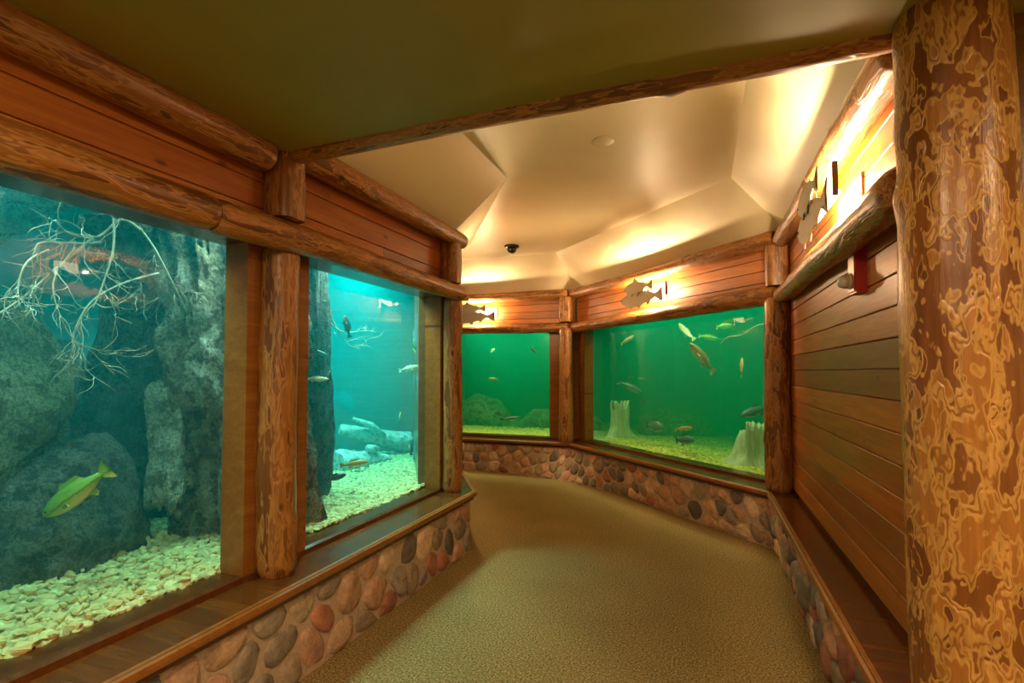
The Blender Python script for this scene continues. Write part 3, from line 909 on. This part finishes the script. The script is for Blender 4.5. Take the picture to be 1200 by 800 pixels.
rock('boulder', (-3.45, 2.35, 2.52), (0.34, 0.30, 0.36), 'rock_brown', 'paler rock for the lit top of the dark leaning column', 'rock', 14, 0.35, 1.6, 5)  # the column's lit top, put into the colour of a separate paler rock
rock('boulder', (-2.93, 2.15, 1.18), (0.10, 0.11, 0.36), 'rock_pale', 'pale slab of rock leaning against the rough column', 'rock', 15, 0.3, 1.4, 5, 0.3, (-0.15, 0.22), 3.0)
rock('boulder', (-4.3, 2.0, 0.95), (0.5, 0.6, 0.9), 'rock_grey', 'dark rock wall behind the low boulder', 'rock', 16, 0.3, 1.3, 4)
rock('rock_spire', (-3.03, 3.42, 1.38), (0.13, 0.17, 1.25), 'rock_grey', 'grey tree like rock pillar at the left edge of the second window', 'rock', 18, 0.32, 1.5, 6, 0, (0.0, -0.05), 2.5, 0.4)
rock('boulder', (-4.4, 4.3, 0.7), (0.35, 0.35, 0.4), 'rock_grey', 'faint grey rock at the back of the second window', 'rock', 19, 0.3, 1.3, 4)
# green tank
for i, (p, s, lb) in enumerate((((-2.6, 9.6, 0.55), (0.8, 0.35, 0.40), 'broad pale green rock at the back of the far left tank window'),
                                ((-4.25, 9.6, 0.6), (0.6, 0.4, 0.55), 'tall green rock at the left end of the far left tank window'),
                                ((1.15, 7.5, 0.9), (0.45, 0.45, 0.6), 'green rock heap behind the broken stump'),
                                ((-0.5, 9.3, 0.55), (0.6, 0.4, 0.40), 'dim green rock deep behind the wide tank window'))):
    rock('boulder', p, s, 'rock_moss', lb, 'rock', 30 + i, 0.3, 1.3, 4)

# ------------------------------------------------------------------ gravel
def gravel_height(x, y, tank):
    h = 0.57 + 0.03 * noise.noise((x * 1.3, y * 1.3, 2.0))
    if tank == 'left':
        h += 0.08 * max(0, min(1, (-2.55 - x) / 0.6)) * (1 if y < 2.6 else 0.3)
        if y < 1.5: h -= 0.06 * (1.5 - y)
    else:
        h -= 0.03
    return h
def bed(name, poly, tank, label, matb='gravel_base'):
    xs = [p[0] for p in poly]; ys = [p[1] for p in poly]
    n = len(poly)
    mb = MB()
    st = 0.08
    nx = int((max(xs) - min(xs)) / st) + 1; ny = int((max(ys) - min(ys)) / st) + 1
    vs = [(min(xs) + i * st, min(ys) + j * st, 0) for i in range(nx + 1) for j in range(ny + 1)]
    vs = [(x, y, gravel_height(x, y, tank) - 0.012) for x, y, _ in vs]
    def inside(x, y):
        c = False
        for i in range(n):
            a, b = poly[i], poly[(i + 1) % n]
            if (a[1] > y) != (b[1] > y) and x < (b[0] - a[0]) * (y - a[1]) / (b[1] - a[1]) + a[0]: c = not c
        return c
    fs = []
    for i in range(nx):
        for j in range(ny):
            k = i * (ny + 1) + j
            q = (k, k + ny + 1, k + ny + 2, k + 1)
            if all(inside(vs[a][0], vs[a][1]) for a in q): fs.append(q)
    o = mb.add(vs, fs).build(name, matb, None, True)
    return tag(o, label, 'gravel'), inside
PEB = []
def pebble_shapes():
    v0, f0 = ico(1)
    for k in range(6):
        PEB.append(np.array([[u.x * (1 + .75 * noise.noise(u * 1.7 + Vector((k * 5, 0, 0)))), u.y * (1 + .75 * noise.noise(u * 1.9 + Vector((0, k * 7, 0)))), u.z * (1 + .7 * noise.noise(u * 1.5 + Vector((0, 0, k * 3))))] for u in v0]))
    return f0
PF = np.array(pebble_shapes())
def pebble_cloud(pts, sizes, name, parent, mat='pebble'):
    n = len(pts)
    V = []; Fc = []
    for i, (p, s) in enumerate(zip(pts, sizes)):
        b = PEB[i % 6]
        e = np.array([rng.uniform(0.8, 1.4), rng.uniform(0.7, 1.1), rng.uniform(0.45, 0.75)]) * s
        a = rng.uniform(0, 2 * PI); ca, sa = math.cos(a), math.sin(a)
        w = b * e
        w = np.stack([w[:, 0] * ca - w[:, 1] * sa, w[:, 0] * sa + w[:, 1] * ca, w[:, 2] + rng.uniform(-.25, .25) * w[:, 0]], 1) + np.array(p)
        V.append(w); Fc.append(PF + i * len(b))
    me = bpy.data.meshes.new(name)
    me.from_pydata(np.concatenate(V).tolist(), [], np.concatenate(Fc).tolist())
    me.materials.append(M[mat])
    o = link(name, me, parent); o['kind'] = 'stuff'
    return o
bedL, inL = bed('gravel_bed', polyL, 'left', 'pale pebble bed covering the floor of the left tank')
pts = []; sizes = []; near = []
for i in range(14000):
    x = -2.37 - abs(rng.normal(0, 0.8)); y = rng.uniform(0.7, 5.6)
    if not inL(x, y) or x < -4.6: continue
    s = rng.uniform(0.012, 0.03) * (1.0 if y < 2.4 else 0.9)
    z = gravel_height(x, y, 'left')
    if y < 2.05 and x > -3.1 and len(near) < 290 and rng.uniform() < 0.55:
        near.append((x, y, z + rng.uniform(0.006, 0.03), rng.uniform(0.012, 0.028)))
    else:
        pts.append((x, y, z)); sizes.append(s)
pebble_cloud(pts, sizes, 'small_pebbles', bedL)
pm = []
for k in range(6):
    mb = MB().add([tuple(c) for c in PEB[k]], [tuple(int(q) for q in f) for f in PF])
    pm.append(mb.mesh('pebble', 'pebble', False, fix=False))
for i, (x, y, z, s) in enumerate(near):
    o = link('pebble', pm[i % 6], bedL)
    o.matrix_local = T(x, y, z) @ Matrix.Rotation(rng.uniform(0, 6.28), 4, 'Z') @ Matrix.Rotation(rng.uniform(-.5, .5), 4, 'X') @ Matrix.Diagonal((s * rng.uniform(.9, 1.5), s * rng.uniform(.7, 1.1), s * rng.uniform(.55, .9), 1))
bedB, inB = bed('gravel_bed', polyB, 'back', 'yellow green gravel covering the floor of the far green tank')
pts = []; sizes = []
while len(pts) < 9000:
    if rng.uniform() < 0.35:
        x = rng.uniform(-4.4, -1.9); y = 8.04 + abs(rng.normal(0, 0.7))
    else:
        u = rng.uniform(0, 3.6); v = 0.43 + abs(rng.normal(0, 0.75)); w = F_BR @ Vector((u, v, 0)); x, y = w.x, w.y
    if inB(x, y): pts.append((x, y, gravel_height(x, y, 'back'))); sizes.append(rng.uniform(0.014, 0.03))
pebble_cloud(pts, sizes, 'small_pebbles', bedB, 'pebble_yellow')

# ------------------------------------------------------------------ driftwood
def branch_pts(a, d, L, n, rr, curl=0.35, grav=0.0):
    p = Vector(a); d = Vector(d).normalized(); out = [p.copy()]
    for i in range(n):
        d = (d + Vector((rr.uniform(-1, 1), rr.uniform(-1, 1), rr.uniform(-1, 1))) * curl * 0.5 + Vector((0, 0, grav))).normalized()
        p = p + d * (L / n); out.append(p.copy())
    return out
def taper(n, r0, r1): return [r0 + (r1 - r0) * i / (n - 1) for i in range(n)]
def root_mass(name, mains, label, seed, mat='driftwood', twigs=3, tl=(0.15, 0.4), sub=2):
    rr = random.Random(seed)
    o = empty(name, T(*mains[0][0][0])); tag(o, label, 'branch')
    org = Vector(mains[0][0][0])
    for pts, r0, r1 in mains:
        P = [Vector(p) - org for p in pts]
        # smooth with Catmull-Rom
        Q = []
        for i in range(len(P) - 1):
            p0, p1, p2, p3 = P[max(i - 1, 0)], P[i], P[i + 1], P[min(i + 2, len(P) - 1)]
            for k in range(5):
                t = k / 5
                Q.append(0.5 * ((2 * p1) + (p2 - p0) * t + (2 * p0 - 5 * p1 + 4 * p2 - p3) * t * t + (3 * p1 - p0 - 3 * p2 + p3) * t ** 3))
        Q.append(P[-1])
        b = MB().tube(Q, taper(len(Q), r0 * 0.62, r1 * 0.62), 7).build('limb', mat, o, True)
        tw = MB()
        for _ in range(twigs):
            i = rr.randrange(len(Q) // 4, len(Q) - 1)
            d = (Q[i + 1] - Q[i]).normalized()
            side = Vector((rr.uniform(-1, 1), rr.uniform(-1, 1), rr.uniform(-1, 0.7))).normalized()
            L = rr.uniform(*tl)
            bp = branch_pts(Q[i], d * 0.8 + side * 0.6, L, 9, rr, 0.75, -0.04)
            tw.tube(bp, taper(10, r1 * 0.45, 0.001), 5)
            for _ in range(sub):
                j = rr.randrange(1, 8)
                tw.tube(branch_pts(bp[j], (bp[j] - bp[j - 1]).normalized() + Vector((rr.uniform(-1, 1), rr.uniform(-1, 1), rr.uniform(-1, 1))) * 0.9, L * 0.5, 7, rr, 0.9, -0.04), taper(8, 0.0022, 0.0008), 4)
        t = tw.build('twig', mat, b, True); t['kind'] = 'stuff'
    return o
root_mass('driftwood_branch', [
    ([(-2.95, 1.95, 2.40), (-2.95, 1.85, 2.43), (-2.92, 1.72, 2.30), (-2.9, 1.58, 2.28), (-2.9, 1.52, 2.33)], 0.014, 0.007),
    ([(-2.93, 1.80, 2.42), (-2.88, 1.77, 2.24), (-2.85, 1.70, 2.02), (-2.84, 1.66, 1.92)], 0.011, 0.005),
    ([(-2.95, 1.72, 2.30), (-2.9, 1.55, 2.12), (-2.86, 1.40, 1.95), (-2.83, 1.28, 1.84), (-2.8, 1.2, 1.80)], 0.012, 0.005),
    ([(-2.98, 2.08, 2.18), (-2.92, 1.85, 2.08), (-2.88, 1.68, 1.96), (-2.86, 1.60, 1.82), (-2.85, 1.58, 1.70)], 0.011, 0.004),
    ([(-2.9, 1.50, 2.18), (-2.86, 1.40, 2.10), (-2.84, 1.36, 1.98), (-2.82, 1.36, 1.88)], 0.009, 0.004),
    ([(-2.96, 1.95, 2.42), (-2.9, 2.0, 2.30), (-2.86, 2.06, 2.15), (-2.84, 2.12, 2.02)], 0.010, 0.004),
    ([(-2.92, 1.62, 2.22), (-2.86, 1.5, 2.02), (-2.84, 1.55, 1.80), (-2.82, 1.62, 1.72)], 0.007, 0.003),
    ([(-2.95, 1.75, 2.28), (-2.9, 1.62, 2.24), (-2.86, 1.45, 2.20), (-2.85, 1.42, 2.14)], 0.009, 0.004),
], 'pale tangled root branch hanging at the top of the near tank', 4, twigs=8, tl=(0.15, 0.36), sub=3)
root_mass('driftwood_branch', [
    ([(-3.05, 3.40, 2.36), (-3.0, 3.52, 2.16), (-3.0, 3.68, 1.98), (-3.02, 3.84, 1.86), (-3.0, 4.0, 1.82)], 0.016, 0.005),
    ([(-3.05, 3.44, 2.20), (-3.0, 3.60, 2.02), (-2.98, 3.75, 1.96), (-2.96, 3.95, 1.98), (-2.95, 4.12, 2.0)], 0.011, 0.004),
    ([(-3.0, 3.32, 1.98), (-2.98, 3.40, 1.84), (-2.98, 3.44, 1.72)], 0.009, 0.004),
], 'thin bare branch reaching out from the left edge of the second window', 6, twigs=4, tl=(0.12, 0.28), sub=2)
root_mass('driftwood_branch', [
    ([(0.75, 6.5, 2.13), (0.62, 6.45, 2.14), (0.45, 6.6, 2.04), (0.30, 6.65, 2.02), (0.22, 6.68, 1.94)], 0.014, 0.006),
], 'curved green twig at the upper right of the wide green tank window', 8, twigs=2, tl=(0.1, 0.2), sub=1)

def sunken_log(name, a, b, r0, r1, label, seed, mat='pale_driftwood'):
    a, b = Vector(a), Vector(b)
    me = log_mesh(name, (b - a).length, r0, r1, mat, seg=16, wob=0.22, seed=seed, knots=5)
    o = link(name, me, None, Matrix.Translation(a) @ (b - a).to_track_quat('Z', 'X').to_matrix().to_4x4())
    return tag(o, label, 'log')
l = sunken_log('sunken_log', (-3.55, 4.40, 0.68), (-3.35, 5.05, 0.60), 0.15, 0.05, 'white sunken log lying nearest behind the second window', 41)
MB().lathe([(0.05, 0.0), (0.045, 0.10), (0.03, 0.14)], 10, 'Z', 0.12, 0.0, 0.35).build('branch_stub', 'pale_driftwood', l, True)
l = sunken_log('sunken_log', (-3.95, 4.9, 0.93), (-3.40, 5.55, 0.74), 0.06, 0.12, 'long white sunken log lying further back behind the second window', 43)
MB().tube([(0, 0.05, 0.5), (0.12, 0.10, 0.32), (0.16, 0.1, 0.1)], [0.06, 0.045, 0.02], 8).build('branch_stub', 'pale_driftwood', l, True)

def stump(loc, h, r, label, seed, lean=(0, 0)):
    mb = MB(); seg = 28; n = 16; vs = []; fs = []
    for j in range(n + 1):
        t = j / n
        for k in range(seg):
            a = 2 * PI * k / seg
            fl = 1 + 1.0 * max(0, 1 - t * 2.6) ** 2 * (0.6 + 0.6 * math.sin(a * 3 + seed)) + 0.10 * math.sin(a * 5 + seed * 2)
            rad = r * fl * (1 + 0.12 * noise.noise((math.cos(a) * 3, math.sin(a) * 3 + seed, t * 2)))
            top = h * (1 - (0.22 * abs(noise.noise((math.cos(a) * 2.6 + seed, math.sin(a) * 2.6, 3))) if j > n - 4 else 0) * (j - (n - 4)) / 4 if j > n - 4 else h / h)
            z = t * h if j <= n - 4 else t * h - h * 0.55 * abs(noise.noise((math.cos(a) * 2.2 + seed, math.sin(a) * 2.2, 3))) * (j - (n - 4)) / 4
            vs.append((rad * math.cos(a) + lean[0] * t, rad * math.sin(a) + lean[1] * t, z))
    for j in range(n):
        for k in range(seg): fs.append((j * seg + k, j * seg + (k + 1) % seg, (j + 1) * seg + (k + 1) % seg, (j + 1) * seg + k))
    b = len(vs)
    # hollow inside
    for k in range(seg):
        v = vs[n * seg + k]; vs.append((v[0] * 0.72 + lean[0] * .28, v[1] * 0.72 + lean[1] * .28, v[2] - 0.01))
    for k in range(seg): vs.append((vs[b + k][0] * 0.8, vs[b + k][1] * 0.8, h * 0.45))
    for k in range(seg):
        k2 = (k + 1) % seg
        fs.append((n * seg + k, n * seg + k2, b + k2, b + k)); fs.append((b + k, b + k2, b + seg + k2, b + seg + k))
    fs.append(tuple(b + seg + k for k in range(seg)))
    o = mb.add(vs, fs).build('tree_stump', 'stump_wood', None, True, T(*loc))
    return tag(o, label, 'stump')
stump((-1.25, 8.48, 0.53), 0.62, 0.15, 'hollow pale tree stump at the left of the wide green tank window', 2)
stump((0.62, 6.50, 0.52), 0.52, 0.14, 'upright half of the broken stump under the dark fish', 5)
stump((0.38, 6.62, 0.52), 0.40, 0.10, 'leaning half of the broken stump beside the gravel', 7, (0.14, 0.06))

# ------------------------------------------------------------------ fish
def fish(loc, nose, L, mat, label, deep=0.27, roll=0.0, small=False, bend=0.0):
    sec = [(0.5, .006, .004, -.01), (0.46, .15, .10, -.01), (0.38, .30, .20, 0), (0.25, .44, .30, 0), (0.08, .50, .33, 0), (-0.10, .45, .28, 0), (-0.25, .30, .17, .0), (-0.36, .17, .09, .01), (-0.42, .14, .05, .01)]
    seg = 12; mb = MB(); vs = []; fs = []
    def by(x): return bend * L * (min(x, 0.1) - 0.1) ** 2 * 4
    for x, h, w, zc in sec:
        for k in range(seg):
            a = 2 * PI * k / seg
            vs.append((x * L, w * L * deep * 1.5 * math.cos(a) * 0.8 + by(x), (h * math.sin(a) + zc) * L * deep))
    for j in range(len(sec) - 1):
        for k in range(seg): fs.append((j * seg + k, j * seg + (k + 1) % seg, (j + 1) * seg + (k + 1) % seg, (j + 1) * seg + k))
    fs.append(tuple(range(seg - 1, -1, -1))); fs.append(tuple((len(sec) - 1) * seg + k for k in range(seg)))
    d = Vector(nose).normalized()
    z = Vector((0, 0, 1)) if abs(d.z) < 0.95 else Vector((0.3, 1, 0))
    y = z.cross(d).normalized(); z = d.cross(y)
    R = Matrix((d, y, z)).transposed().to_4x4() @ Matrix.Rotation(roll, 4, 'X')
    o = empty('fish', T(*loc) @ R); tag(o, label, 'fish')
    mb.add(vs, fs).build('body', mat, o, True)
    t = 0.012 * L
    H = L * deep
    tail = [(-0.41 * L, 0.13 * H), (-0.50 * L, 0.38 * H), (-0.56 * L, 0.5 * H), (-0.52 * L, 0.0), (-0.56 * L, -0.5 * H), (-0.50 * L, -0.38 * H), (-0.41 * L, -0.13 * H)]
    yb = by(-0.46)
    MB().plate(tail, yb - t / 2, yb + t / 2).build('tail_fin', mat, o)
    MB().plate([(0.12 * L, 0.48 * H), (0.06 * L, 0.72 * H), (-0.02 * L, 0.62 * H), (-0.08 * L, 0.66 * H), (-0.17 * L, 0.62 * H), (-0.22 * L, 0.33 * H), (-0.1 * L, 0.43 * H)], -t / 2, t / 2).build('dorsal_fin', mat, o)
    if not small:
        MB().plate([(-0.12 * L, -0.42 * H), (-0.2 * L, -0.66 * H), (-0.25 * L, -0.55 * H), (-0.24 * L, -0.3 * H)], -t / 2, t / 2).build('anal_fin', mat, o)
        for s in (-1, 1):
            m = MB().plate([(0, 0), (-0.06 * L, -0.16 * H), (-0.15 * L, -0.14 * H), (-0.13 * L, 0.02 * H)], -t / 3, t / 3)
            m.build('pectoral_fin', mat, o, matrix=T(0.2 * L, s * 0.28 * H * 1.2, -0.2 * H) @ Matrix.Rotation(-s * 0.6, 4, 'Z'))
            MB().lathe([(0.014 * L, 0), (0.010 * L, s * 0.006 * L)], 8, 'Y', 0.40 * L, s * 0.185 * H * 1.2, 0.07 * H).build('eye', 'eye_black', o)
    return o
# directions: right as seen from the passage = rv, away = fw
fw = Vector((-0.347, 0.938, 0)); rv = Vector((0.938, 0.347, 0)); up = Vector((0, 0, 1))
def at(loc, r, u, f, *a, **k): return fish(loc, rv * r + up * u + fw * f, *a, **k)
at((-2.72, 1.535, 1.04), -0.76, -0.66, -0.25, 0.305, 'fish_green', 'yellow green bass swimming nose down in the near tank', 0.34, small=False)
at((-3.0, 3.57, 2.06), 0.2, 0.95, -0.2, 0.17, 'fish_orange', 'yellowish fish turned upright beside the thin bare branch', 0.26)
at((-2.85, 3.62, 2.0), -0.15, 0.95, -0.2, 0.19, 'fish_dark', 'dark fish upright in front of the thin bare branch', 0.30)
at((-2.8, 4.68, 1.93), 0.3, 0.8, -0.4, 0.22, 'fish_green', 'green fish near the right edge of the second window', 0.42)
at((-2.7, 4.40, 1.64), 0.95, 0.2, 0.2, 0.20, 'fish_pale', 'pale fish at the right edge of the second window', 0.26)
at((-2.62, 3.0, 1.55), 0.98, 0.0, 0.1, 0.17, 'fish_pale', 'pale slender fish in front of the grey rock pillar', 0.22)
at((-2.75, 3.28, 1.56), 0.1, 0.9, 0.2, 0.11, 'fish_dark', 'small dim fish beside the pale slender one', 0.35, small=True)
at((-2.85, 4.66, 0.80), -0.15, 0.9, 0.2, 0.11, 'fish_dark', 'small dark fish just above the gravel at the right of the second window', 0.5, small=True)
at((-2.75, 3.62, 0.83), 0.95, 0.1, 0.3, 0.22, 'fish_orange', 'orange brown fish gliding low over the gravel', 0.24)
at((-2.65, 3.26, 0.79), 0.9, 0.25, 0.3, 0.15, 'fish_dark', 'dim fish low over the gravel behind the orange brown one', 0.33, small=True)
at((-3.1, 4.85, 1.12), 0.1, 0.98, 0.1, 0.09, 'fish_orange', 'tiny orange fish upright before the long sunken log', 0.3, small=True)
at((-3.0, 3.38, 2.28), 0.5, 0.5, 0.5, 0.09, 'fish_orange', 'tiny yellow fish at the top left of the second window', 0.45, small=True)
at((-2.9, 3.35, 1.76), 0.8, -0.4, 0.2, 0.16, 'fish_slate', 'slate fish slanting down under the thin bare branch', 0.22, small=True)
# far left green window
at((-2.70, 8.35, 1.98), 0.6, -0.5, 0.3, 0.17, 'fish_dark', 'dark fish at the upper right of the far left green window', 0.3)
at((-3.55, 8.6, 2.0), 0.6, 0.5, 0.3, 0.09, 'fish_pale', 'tiny pale fish high in the far left green window', 0.5, small=True)
at((-3.55, 8.6, 1.48), -0.95, 0.05, 0.2, 0.17, 'fish_brown', 'brown fish at mid height in the far left green window', 0.32, small=True)
at((-3.4, 8.5, 0.86), -0.5, 0.2, -0.4, 0.17, 'fish_dark', 'dark fish low at the left of the far left green window', 0.4, small=True)
at((-3.1, 8.35, 0.80), 0.97, 0.1, 0.2, 0.34, 'fish_slate', 'long slate fish resting low in the far left green window', 0.22)
# wide green window
at((-1.05, 7.95, 2.10), 0.8, 0.5, 0.1, 0.24, 'fish_brown', 'brown fish high at the left of the wide green window', 0.24)
at((-0.20, 7.25, 2.15), -0.55, 0.75, 0.1, 0.28, 'fish_pale', 'curved pale fish high in the middle of the wide green window', 0.28, bend=0.5)
at((0.10, 7.10, 2.05), 0.95, -0.15, 0.1, 0.26, 'fish_green', 'green fish swimming right high in the wide green window', 0.24)
at((0.0, 6.75, 1.79), -0.62, 0.72, -0.1, 0.46, 'fish_brown', 'large brown fish with spread fins in the middle of the wide green window', 0.27)
at((0.43, 6.35, 1.66), 0.1, 0.97, 0.1, 0.22, 'fish_brown', 'brown fish hanging upright at the right of the wide green window', 0.25)
at((-1.02, 8.00, 1.37), 0.90, -0.40, -0.1, 0.38, 'fish_slate', 'dark slate fish above the hollow stump', 0.25)
at((-0.62, 7.55, 0.83), 0.55, 0.0, -0.75, 0.30, 'fish_slate', 'plump slate fish facing out low over the gravel', 0.55)
at((-0.22, 7.15, 0.86), 0.98, 0.08, 0.1, 0.24, 'fish_orange', 'orange fish low in the middle of the wide green window', 0.25)
at((-0.20, 6.95, 0.73), 0.6, 0.1, -0.6, 0.24, 'fish_slate', 'small slate fish just under the orange one', 0.5)
at((0.56, 6.38, 1.16), -0.90, -0.20, -0.3, 0.40, 'fish_slate', 'dark slate fish over the broken stump', 0.28)
at((-1.05, 8.2, 1.52), 0.8, 0.1, 0.4, 0.13, 'fish_dark', 'faint dark fish to the upper right of the slate one', 0.3, small=True)
at((-0.85, 8.0, 1.50), -0.8, 0.1, 0.4, 0.12, 'fish_dark', 'faint dark fish deep in the middle of the wide green window', 0.3, small=True)
at((-0.80, 7.8, 1.15), 0.2, 0.8, 0.4, 0.13, 'fish_dark', 'faint dark fish upright above the gravel', 0.3, small=True)
at((0.28, 6.95, 2.18), 0.95, 0.1, 0.1, 0.2, 'fish_green', 'green fish highest at the right of the wide green window', 0.36, small=True)
